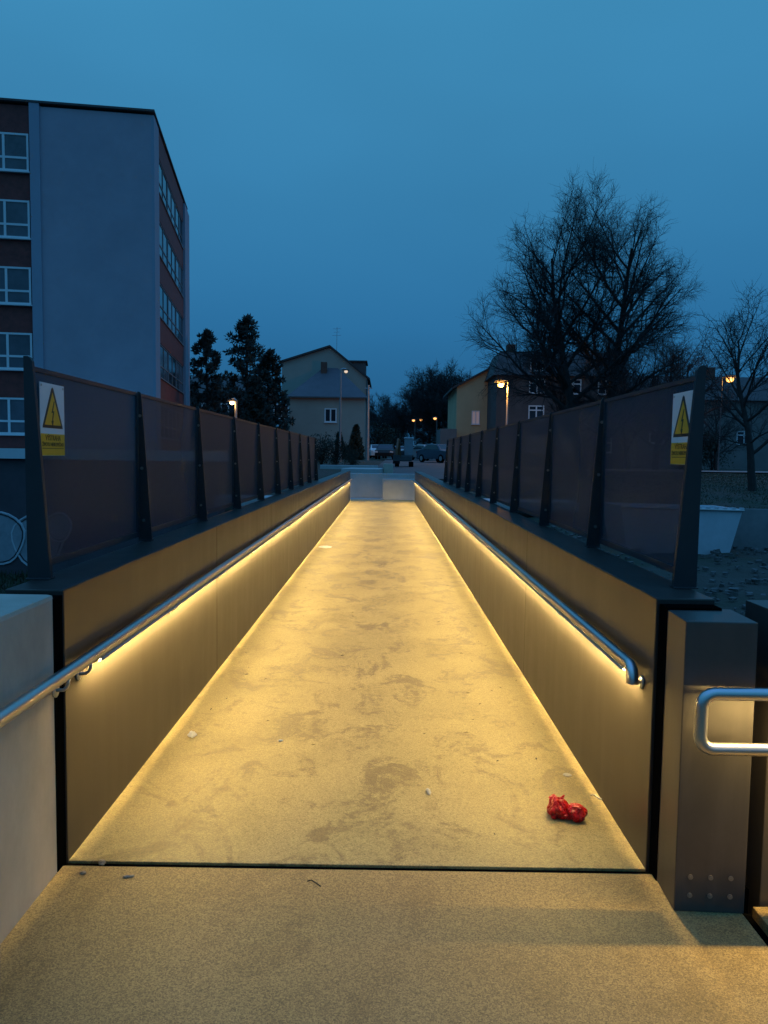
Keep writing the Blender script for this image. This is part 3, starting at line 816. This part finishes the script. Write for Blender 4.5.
# ------------------------------------------------------------------ trees
def rot_about(v, axis, a): return Matrix.Rotation(a, 3, axis) @ v
def bare_tree(name, label, loc, height, spread, seed, lean=(0,0), dens=1.0, clear=.28, group=None, fine=.0075):
    r = random.Random(seed)
    t = thing(name, label, 'tree', loc, 0, group)
    T, K = MB(), MB()
    def branch(mb, p, d, L, rad, lvl, n, up, end=.25, wob=.16):
        pts = [p.copy()]; q = p.copy(); d = d.normalized()
        for i in range(n):
            d = (d + Vector((r.gauss(0, wob), r.gauss(0, wob), r.gauss(0, wob*.7)+up))).normalized()
            q = q + d*(L/n); pts.append(q.copy())
        rs = [rad*(1-(1-end)*i/n) for i in range(n+1)]
        mb.tube(pts, rs, 9 if lvl == 0 else (6 if lvl == 1 else 3), lvl < 2)
        return pts, rs
    def side(d):
        a = d.orthogonal().normalized(); return rot_about(a, d.normalized(), r.uniform(0, 2*PI))
    def spawn(pts, rs, lvl, L):
        cnt = L*{1: 2.0, 2: 3.6, 3: 5.0}[lvl]*(8/spread)**.5; cnt = max(2, int(cnt*dens*r.uniform(.8, 1.2)+.5))
        for k in range(cnt):
            f = (k+r.random())/cnt*.86+.14; x = f*(len(pts)-1); i = min(int(x), len(pts)-2)
            p = pts[i].lerp(pts[i+1], x-i); d = (pts[i+1]-pts[i]).normalized()
            ang = r.uniform(.5, 1.05)
            nd = d*math.cos(ang) + side(d)*math.sin(ang)
            l = (L*r.uniform(.28, .46)*(1.2-.65*f) if lvl == 1 else L*r.uniform(.34, .58)*(1.1-.45*f))
            rad = max(fine*1.5, rs[i]*.5)
            if lvl == 3: l = r.uniform(.35, .8); rad = fine
            nn = 5 if lvl == 1 else 3
            ps, rr = branch(K, p, nd, l, rad, lvl+1, nn, .06, .45, .11)
            if lvl < 3: spawn(ps, rr, lvl+1, l)
    rad0 = height*.022
    pts, rs = branch(T, Vector((0,0,-.3)), Vector((lean[0], lean[1], 1)), height*.80, rad0, 0, 14, .03, .16, .05)
    nl = int(24*dens)
    hc = height*.58; az_, ar = height*.42, spread
    for k in range(nl):
        f = clear + (1-clear)*(k+r.random())/nl; f = min(f, .985)
        x = f*(len(pts)-1); i = min(int(x), len(pts)-2)
        p = pts[i].lerp(pts[i+1], x-i)
        az = k*2.4 + r.uniform(-.5, .5)
        tt = (f-clear)/(1-clear)
        tilt = 1.02 - .55*tt + r.uniform(-.22, .28)
        d = Vector((math.cos(az)*math.sin(tilt), math.sin(az)*math.sin(tilt), math.cos(tilt)))
        # length to the dome of the crown
        q = Vector((p.x-pts[i].x*0-lean[0]*hc, p.y-lean[1]*hc, p.z-hc))
        A = (d.x**2+d.y**2)/ar**2 + d.z**2/az_**2; B = 2*((q.x*d.x+q.y*d.y)/ar**2 + q.z*d.z/az_**2)
        Cc = (q.x**2+q.y**2)/ar**2 + q.z**2/az_**2 - 1
        D = B*B-4*A*Cc
        l = (-B+math.sqrt(D))/(2*A) if D > 0 else spread*.5
        l = max(spread*.22, min(l, spread*1.5))*r.uniform(.80, 1.0)
        ps, rr = branch(T, p, d, l, max(.03, min(rs[i]*r.uniform(.48, .68), l*.026)), 1, 9, .0, .16, .075)
        spawn(ps, rr, 1, l)
    T.build('trunk', M['bark'], t); K.build('crown', M['twig'], t)
    return t

bt = bare_tree('bare_tree', 'tall bare tree with broad crown, left of the two big ones', (*at(583, 470, 50).xy, tz(12, 50)), 18.4, 5.6, 11, (-.115, 0), 1.06, .16, None, .0065)
bt2 = bare_tree('bare_tree', 'tall bare tree with straight upright trunk, right of the two big ones', (*at(594, 470, 52).xy, tz(13, 52)), 18.9, 5.8, 23, (.05, 0), 1.06, .17, None, .0065)
bare_tree('bare_tree', 'slender bare tree on the grass before the grey house', (*at(752, 490, 40).xy, tz(19, 40)), 10.2, 3.4, 5, (.02, 0), .8, .25)
mid = bare_tree('bare_tree', 'mid sized bare tree right of the two big trees', (*at(655, 470, 72).xy, tz(25, 72)), 14.3, 5.0, 31, (0,0), .8, .12, None, .011)
def tree_copy(src, px, Y, sc, rz, label, group=None, hz=None):
    o = copy_tree(src); p = at(px, 460, Y); o.location = (p.x, Y, tz(p.x, Y)-.1)
    o.scale = (sc, sc, sc*(hz or 1)); o.rotation_euler.z = rz; tag(o, label, group=group); return o
tree_copy(mid, 628, 74, .92, 2.1, 'smaller bare tree close behind the big trunks')
tree_copy(mid, 682, 76, .95, 4.0, 'bare tree behind the near end of the right fence')
tree_copy(mid, 716, 82, .62, 1.0, 'low bare tree in front of the grey house')
far = bare_tree('bare_tree', 'hazy bare tree in the wood at the far end of the street', (*at(428, 460, 126).xy, 1.3), 14.6, 5.6, 77, (0,0), 1.1, .1, 'bare trees at the end of the street', .016)
for i, (px, Y, sc, hz) in enumerate([(395,150,.75,.95),(408,135,.80,1.0),(436,122,.98,1.1),(449,118,.95,1.05),(462,124,1.0,1.0),(376,190,1.05,1.05),(388,175,.8,1.0)]):
    tree_copy(far, px, Y, sc, i*1.3, 'hazy bare tree in the wood at the far end of the street', 'bare trees at the end of the street', hz)

def tuft_tree(name, label, loc, height, width, seed, kind='pine', mkey='needle'):
    r = random.Random(seed); t = thing(name, label, 'tree', loc)
    T, K = MB(), MB()
    top = Vector((r.uniform(-.3,.3), r.uniform(-.3,.3), height*.98))
    T.tube([(0,0,-.3), (0,0,height*.4), tuple(top)], [height*.018, height*.013, .03], 8)
    nl = 46 if kind == 'pine' else 90
    for k in range(nl):
        f = .16+.84*(k/nl) if kind == 'pine' else .04+.95*(k/nl)
        p = Vector((top.x*f, top.y*f, height*f))
        az = k*2.4+r.uniform(-.4,.4)
        prof = (1-f)**.55*(.72+.5*r.random()) if kind == 'pine' else (1-f)**.8*(.85+.25*r.random())
        L = width*.5*max(.10, prof)
        d = Vector((math.cos(az), math.sin(az), .35 if kind == 'pine' else -.1))
        e = p + d.normalized()*L
        T.tube([tuple(p), tuple(p.lerp(e,.5)+Vector((0,0,-.05*L))), tuple(e)], [.05,.035,.015], 4)
        m = 4 if kind == 'pine' else 5
        for j in range(m):
            c = p.lerp(e, .30+.70*(j+.6)/m) + Vector((r.gauss(0,.16), r.gauss(0,.16), r.gauss(0,.14)))*(L*.55+.2)
            rad = (r.uniform(.32,.62) if kind == 'pine' else r.uniform(.25,.5))*(.55+.45*(1-f)) * (height/13)
            for q in range(48 if kind == 'pine' else 34):
                v = Vector((r.gauss(0,1), r.gauss(0,1), r.gauss(0,1))).normalized()
                cc = c + v*rad*r.uniform(.15,1)
                s = r.uniform(.05,.10); w = v.orthogonal().normalized()*s
                K.face([cc-w, cc+w, cc+v*s*2.6+Vector((0,0,.04))])
    T.build('trunk', M['bark'], t); K.build('crown', M[mkey], t)
    return t
g = at(208, 460, 60); tuft_tree('pine_tree', 'shorter dark pine beside the apartment block', (g.x, 60, tz(g.x, 60)), 10.9-tz(g.x, 60), 5.6, 3)
g = at(247, 460, 57); tuft_tree('pine_tree', 'taller dark pine with round tufted top', (g.x, 57, tz(g.x, 57)), 11.5-tz(g.x, 57), 6.0, 9)
g = at(266, 460, 54); tuft_tree('pine_tree', 'broad dark pine leaning against the taller pine', (g.x, 54, tz(g.x, 54)), 8.6-tz(g.x, 54), 5.0, 15)
g = at(258, 460, 50); tuft_tree('spruce_tree', 'dense dark spruce in front of the pines', (g.x, 50, tz(g.x, 50)), 6.4-tz(g.x, 50), 5.2, 21, 'spruce')
g = at(355, 460, 74); tuft_tree('thuja_tree', 'narrow columnar thuja before the cream house', (g.x, 74, tz(g.x, 74)), 4.4-tz(g.x, 74), 1.9, 27, 'spruce', 'leaf')
g = at(341, 460, 76); tuft_tree('thuja_tree', 'small pointed thuja left of the columnar one', (g.x, 76, tz(g.x, 76)), 3.7-tz(g.x, 76), 1.2, 28, 'spruce', 'leaf')

def shrub(name, label, loc, w, h, seed, group=None, n=1800, dp=None):
    r = random.Random(seed); t = thing(name, label, 'shrub', loc, 0, group)
    T, K = MB(), MB()
    for k in range(16):
        a = r.uniform(0, 2*PI); q = r.uniform(.1,.45)*w
        T.tube([(0,0,-.1), (math.cos(a)*q*.4, math.sin(a)*q*.4, h*.45), (math.cos(a)*q, math.sin(a)*q, h*r.uniform(.7,1.02))], [.03,.02,.008], 4)
    blobs = [(Vector((r.uniform(-.5,.5)*w*.7, r.uniform(-.3,.3)*w*.6, h*r.uniform(.2,.75))), r.uniform(.16,.3)*min(w, h*1.4)) for _ in range(14)]
    for k in range(n):
        c, rad = r.choice(blobs); v = Vector((r.gauss(0,1), r.gauss(0,1), r.gauss(0,1))).normalized()
        cc = c+v*rad*r.uniform(.3,1.05); s = r.uniform(.04,.10)
        if cc.z < 0: continue
        u = Vector((r.gauss(0,1), r.gauss(0,1), r.gauss(0,1))).normalized(); w2 = u.orthogonal().normalized()
        K.face([cc-u*s, cc+w2*s*.6, cc+u*s, cc-w2*s*.6])
    T.build('stem', M['bark'], t); K.build('foliage', M['leaf'], t); return t
shr = None
for i, (px, Y, sx, lab) in enumerate([(300,52,.9,'dark shrub left of the row behind the left fence end'),(322,50,.8,'dark shrub behind the far end of the left fence'),
        (336,47,.62,'dark shrub by the lamp post near the cream house'),(352,44,.42,'dark low shrub left of the far street corner')]):
    g = at(px, 460, Y); z = tz(g.x, Y)
    if shr is None: shr = shrub('shrub', lab, (g.x, Y, z), 3.4, 2.6, 40+i); o = shr
    else: o = copy_tree(shr); o.location = (g.x, Y, z); o.rotation_euler.z = i*1.7; tag(o, lab)
    o.scale = (sx, sx, sx)
for i, (px, Y, sx, lab) in enumerate([(712,84,1.5,'dark shrub at the foot of the grey house'),(374,100,1.6,'dark shrub at the left side of the far street'),(392,112,1.5,'dark round shrub in mid street distance'),(452,98,1.6,'dark shrub at the right side of the far street'),(690,82,1.6,'dark shrub hidden behind the right fence post')]):
    g = at(px, 460, Y); o = copy_tree(shr); o.location = (g.x, Y, tz(g.x, Y)-.1); o.rotation_euler.z = i*2.1+.4; o.scale = (sx,sx,sx*1.15); tag(o, lab)

# ------------------------------------------------------------------ street lamps
def lamp(name, label, px, py, Y, dx, m, hs, rp, group=None, ppx=None, light=0, col=(1,.45,.08), pole='galv', gl=.8):
    hp = at(px, py, Y); x = hp.x+dx; z = tz(x, Y); h = hp.z-z
    t = thing(name, label, 'street lamp', (x, Y, z), 0, group)
    b = MB(); b.tube([(0,0,-.1), (0,0,h*.12)], rp*1.5, 8); b.tube([(0,0,h*.12), (0,0,h+.12)], [rp, rp*.7], 8); b.build('pole', M[pole], t)
    b = MB(); b.tube([(0,0,h+.10), (-dx*.5,0,h+.20), (-dx,0,h+.16)], rp*.6, 6); b.build('arm', M[pole], t)
    b = MB(); s = hs; b.prism([(-s*1.5,.06*s),(s*1.5,.06*s),(s*1.1,.5*s),(-s*1.1,.5*s)], 'y', -s*.6, s*.6)
    hd = b.build('lamp_head', M['pole_dark'], t); hd.location = (-dx, 0, h+.02)
    b = MB(); b.ball((0,0,-s*gl*.3), (s*gl, s*gl*.9, s*gl*.85), 14, 8); lo = b.build('lamp_glass', M[m], t, True); lo.location = (-dx, 0, h)  # ball made larger than a lamp glass to imitate the glow around it
    if light:
        ld = bpy.data.lights.new('lamp_light', 'POINT'); ld.energy = light; ld.color = col; ld.shadow_soft_size = hs
        l = bpy.data.objects.new('lamp_light', ld); C.objects.link(l); l.parent = t; l.location = (-dx, -.3, h-hs*1.2)
    return t
lamp('street_lamp', 'lit sodium street lamp before the ochre house', 501, 383, 62, .55, 'lamp_on', .36, .10, None, None, 1100)
lamp('street_lamp', 'lit sodium street lamp in front of the grey house', 730, 378, 70, -.7, 'lamp_on', .42, .07, None, None, 160, pole='pole_dark')
lamp('street_lamp', 'slim lamp post with faint warm head before the cream house', 346, 371, 62, -.42, 'lamp_dim', .18, .09)
lamp('street_lamp', 'low lit lamp post between the apartment block and the pines', 232, 402, 44, .22, 'lamp_warm', .17, .10, None, None, 22, (1,.5,.15))
for px, py, Y in ((413.5,420,118),(421,419.5,122),(435,418,105),(438.5,428,128)):
    lamp('street_lamp', 'small distant lit lamp along the tree lined street', px, py, Y, .25, 'lamp_far', .27, .08, 'distant lamps along the street', pole='pole_dark')
p = at(368.5, 385, 70); z = tz(p.x, 70)
t = thing('utility_pole', 'tall pale pole at the right corner of the cream house', 'pole', (p.x, 70, z))
b = MB(); b.tube([(0,0,-.1),(0,0,p.z-z)], [.16,.10], 10); b.build('shaft', M['galv'], t)
b = MB(); b.tube([(-.35,0,p.z-z-.3),(.35,0,p.z-z-.3)], .04, 6); b.build('crossarm', M['galv'], t)

# ------------------------------------------------------------------ cars
M['car_a'] = mat('silver_paint', (.42,.43,.44), .3, .5, .05); M['car_b'] = mat('dark_blue_paint', (.06,.08,.11), .3, .3, .05)
M['car_c'] = mat('white_paint', (.7,.7,.7), .3, 0, .04); M['car_d'] = mat('black_paint', (.02,.02,.022), .3, .2, .05)
M['tail'] = mat('tail_lamp_red', (.25,.01,.01), .3); M['head'] = mat('head_lamp_clear', (.6,.6,.62), .15)
def car(label, px, Y, rz, m, group=None):
    g = at(px, 460, Y); z = tz(g.x, Y)+.08
    t = thing('parked_car', label, 'car', (g.x, Y, z), rz)
    prof = [(-2.05,.28),(-2.1,.62),(-1.98,.88),(-1.2,.95),(-.55,1.40),(.75,1.44),(1.55,1.02),(2.0,.90),(2.1,.55),(2.05,.28)]
    # lofted across the width: sides tuck in above the waist
    b = MB(); ws = [(-.86,1),(-.80,1),(.80,1),(.86,1)]
    rows = []
    for i, s in enumerate((-1,-.93,.93,1)):
        row = []
        for x, zz in prof:
            tuck = 1-.22*max(0,(zz-.9)/.55); k = s*.86*tuck
            sh = .96 if abs(s) == 1 else 1
            row.append((k, x*sh, .28+(zz-.28)*sh))
        rows.append(row)
    n = len(prof); base = len(b.v)
    for row in rows: b.v += row
    for i in range(3):
        for j in range(n): b.f.append((base+i*n+j, base+i*n+(j+1) % n, base+(i+1)*n+(j+1) % n, base+(i+1)*n+j)); b.m.append(0)
    b.f.append(tuple(range(base, base+n))); b.f.append(tuple(base+3*n+j for j in range(n-1,-1,-1))); b.m += [0,0]
    b.build('body', m, t, False)
    def quad(name, pts): q = MB(); q.face(pts); o = q.build(name, M['glass'], t); return o
    quad('windscreen', [(-.66,-1.08,1.035),(.66,-1.08,1.035),(.60,-.60,1.382),(-.60,-.60,1.382)])
    quad('rear_window', [(-.66,1.46,1.085),(.66,1.46,1.085),(.60,.82,1.425),(-.60,.82,1.425)])
    for s in (-1, 1): quad('side_window', [(s*.845,-.95,1.0),(s*.845,1.2,1.02),(s*.715,.75,1.36),(s*.715,-.5,1.34)])
    for s in (-1, 1):
        for yy in (-1.3, 1.3):
            w = MB(); w.tube([(s*.70, yy, .31), (s*.885, yy, .31)], .31, 16); w.tube([(s*.886, yy, .31), (s*.892, yy, .31)], .19, 12, mi=1); w.build('wheel', [M['black'], M['galv']], t)
        q = MB(); q.box(s*.72-.14, s*.72+.14, -2.105, -2.02, .62, .78); q.build('headlight', M['head'], t)
        q = MB(); q.box(s*.72-.13, s*.72+.13, 2.02, 2.09, .68, .86); q.build('tail_light', M['tail'], t)
    return t
car('dark blue car parked nearest along the far street', 440, 60, .55, M['car_b'])
car('silver car parked second along the far street', 427, 70, .5, M['car_a'])
car('pale silver car parked further along the far street', 418.5, 80, .5, M['car_a'])
car('white car parked beyond the silver cars', 432, 92, .4, M['car_c'])
car('grey car parked behind the white one', 424, 104, .45, M['car_b'])
car('silver car parked farthest in the row by the trees', 412, 100, .3, M['car_a'])
car('pale car facing this way in mid street', 399, 96, .05, M['car_c'])
car('white car on the left side of the far street', 377, 82, .1, M['car_c'])
car('black car on the left behind the excavator', 386, 74, -.1, M['car_d'])

# ------------------------------------------------------------------ right bank: skip, slab, rubble, grass
def skip_box():
    z = tz(9, 20)-.05
    t = thing('waste_skip', 'pale grey ribbed steel skip with slanted end on the rubble', 'skip', (8.85, 20.6, z), .03)
    b = MB()
    # front wall slants in towards the bottom right
    A0, A1 = (-2.2, 0), (.58, 0); B0, B1 = (-2.2, -.12), (.86, -.12); hh = 1.34; dp = 1.7
    def P(x, y, zz): return (x, y, zz)
    vs = [P(-2.2,.1,0), P(.58,.1,0), P(.58,dp-.1,0), P(-2.2,dp-.1,0), P(-2.45,0,hh), P(.86,0,hh-.06), P(.86,dp,hh-.06), P(-2.45,dp,hh)]
    b.mesh(vs, [(0,1,5,4),(1,2,6,5),(2,3,7,6),(3,0,4,7),(0,3,2,1)])
    iv = [P(-2.12,.18,.08), P(.52,.18,.08), P(.52,dp-.18,.08), P(-2.12,dp-.18,.08), P(-2.38,.07,hh), P(.79,.07,hh-.06), P(.79,dp-.07,hh-.06), P(-2.38,dp-.07,hh)]
    b.mesh(iv, [(0,4,5,1),(1,5,6,2),(2,6,7,3),(3,7,4,0),(0,1,2,3)])
    for a, c in ((4,5),(5,6),(6,7),(7,4)): b.face([vs[a], vs[c], iv[c], iv[a]])
    b.build('shell', M['skip'], t)
    b = MB()
    for k in range(15):
        f = k/14; x = -2.42+3.25*f; b.box(x-.05, x+.05, -.035, .06, hh+.002-.06*f, hh+.045-.06*f)
    b.build('rim_stud', M['skip'], t)
    b = MB(); b.tube([(-2.46,-.02,hh-.03),(.88,-.02,hh-.09)], .035, 8); b.build('rim', M['galv'], t)
skip_box()
o = slab('concrete_barrier', 'leaning grey concrete panel right of the pale skip', 'panel', 9.75, 12.5, 21.2, 21.5, tz(11, 21)-.1, .22, M['old_conc'], .03, -.15)
o.rotation_euler.x = -.12
b = MB(); rr = random.Random(4)
for k in range(1500):
    x, y = rr.uniform(4.5, 15), rr.uniform(8.5, 26); s = rr.uniform(.02,.075)*(1 if rr.random() < .95 else 2.2); z = tz(x,y)
    n0 = len(b.v); ang = rr.uniform(0, PI); ca, sa = math.cos(ang), math.sin(ang)
    pts = []
    for (ux,uy,uz) in ((-1,-1,-1),(1,-1,-1),(1,1,-1),(-1,1,-1),(-1,-1,1),(1,-1,1),(1,1,1),(-1,1,1)):
        px, py = ux*s*rr.uniform(.6,1.2), uy*s*rr.uniform(.4,1.0)
        pts.append((x+px*ca-py*sa, y+px*sa+py*ca, z+.05+uz*s*rr.uniform(.3,.7)))
    b.mesh(pts, [(0,3,2,1),(4,5,6,7),(0,1,5,4),(1,2,6,5),(2,3,7,6),(3,0,4,7)])
tag(b.build('rubble', M['rubble'], None), 'broken stone and concrete rubble strewn over the right bank', 'rubble', kind='stuff')
b = MB(); rr = random.Random(6)
for k in range(45000):
    x, y = rr.uniform(10, 40), rr.uniform(26, 66); z = tz(x,y); h = rr.uniform(.03,.10); a = rr.uniform(0,PI); w = .022
    dx, dy = math.cos(a)*w, math.sin(a)*w
    b.face([(x-dx,y-dy,z), (x+dx,y+dy,z), (x+rr.gauss(0,.05),y+rr.gauss(0,.05),z+h)])
tag(b.build('grass', M['grass'], None), 'short rough grass on the bank before the far road', 'grass', kind='stuff')
b = MB()
for k in range(5000):
    x, y = rr.uniform(-24, -6), rr.uniform(29, 35); z = tz(x,y); h = rr.uniform(.1,.4); a = rr.uniform(0,PI); w = .04
    dx, dy = math.cos(a)*w, math.sin(a)*w
    b.face([(x-dx,y-dy,z), (x+dx,y+dy,z), (x+rr.gauss(0,.1),y+rr.gauss(0,.1),z+h)])
tag(b.build('weeds', M['grass'], None), 'weeds growing at the foot of the graffiti wall', 'weeds', kind='stuff')

# ------------------------------------------------------------------ sky and light
w = bpy.data.worlds.new('World'); scene.world = w; w.use_nodes = True
nt = w.node_tree; nt.nodes.clear()
out = nt.nodes.new('ShaderNodeOutputWorld'); bg = nt.nodes.new('ShaderNodeBackground')
nt.links.new(bg.outputs[0], out.inputs[0])
tc = nt.nodes.new('ShaderNodeTexCoord'); sx = nt.nodes.new('ShaderNodeSeparateXYZ')
nt.links.new(tc.outputs['Generated'], sx.inputs[0])
rp = ramp(nt, sx.outputs['Z'], [(0.0, (.006,.012,.02)), (.02, (.017,.105,.245)), (.16, (.024,.156,.345)), (.385, (.043,.232,.445)), (.55, (.052,.275,.50)), (.75, (.085,.35,.78)), (1, (.11,.40,1.0))])
cn = ntex(nt, tc.outputs['Generated'], 1.6, 3, .5, (1,1,2.5))
cl = ramp(nt, cn, [(.3, (.93,)*3), (.7, (1.07,)*3)])
col = mixc(nt, 1, rp.outputs[0], cl.outputs[0], 'MULTIPLY')
# a little of the physical twilight sky on top
sky = nt.nodes.new('ShaderNodeTexSky'); sky.sky_type = 'NISHITA'; sky.sun_disc = False
sky.sun_elevation = math.radians(-4); sky.sun_rotation = math.radians(200)
col = mixc(nt, .04, col, sky.outputs[0])
nt.links.new(col, bg.inputs['Color']); bg.inputs['Strength'].default_value = 1.0

# ------------------------------------------------------------------ camera
cam = bpy.data.cameras.new('camera'); co = bpy.data.objects.new('camera', cam); C.objects.link(co)
cam.sensor_fit = 'HORIZONTAL'; cam.sensor_width = 36; cam.lens = 36*CF/768; cam.clip_end = 4000; cam.clip_start = .05
co.matrix_world = Matrix.Translation((CX, 0, CH)) @ Matrix.Rotation(-CYA, 4, 'Z') @ Matrix.Rotation(PI/2-CPI, 4, 'X') @ Matrix.Rotation(CRO, 4, 'Z')
scene.camera = co
vs = scene.view_settings; vs.view_transform = 'Standard'; vs.look = 'None'; vs.exposure = 0; vs.gamma = 1
try: vs.use_curve_mapping = False
except Exception: pass
cy = scene.cycles
cy.use_denoising = True; cy.max_bounces = 8; cy.diffuse_bounces = 4; cy.glossy_bounces = 4; cy.transparent_max_bounces = 16
cy.sample_clamp_indirect = 4; cy.use_light_tree = True
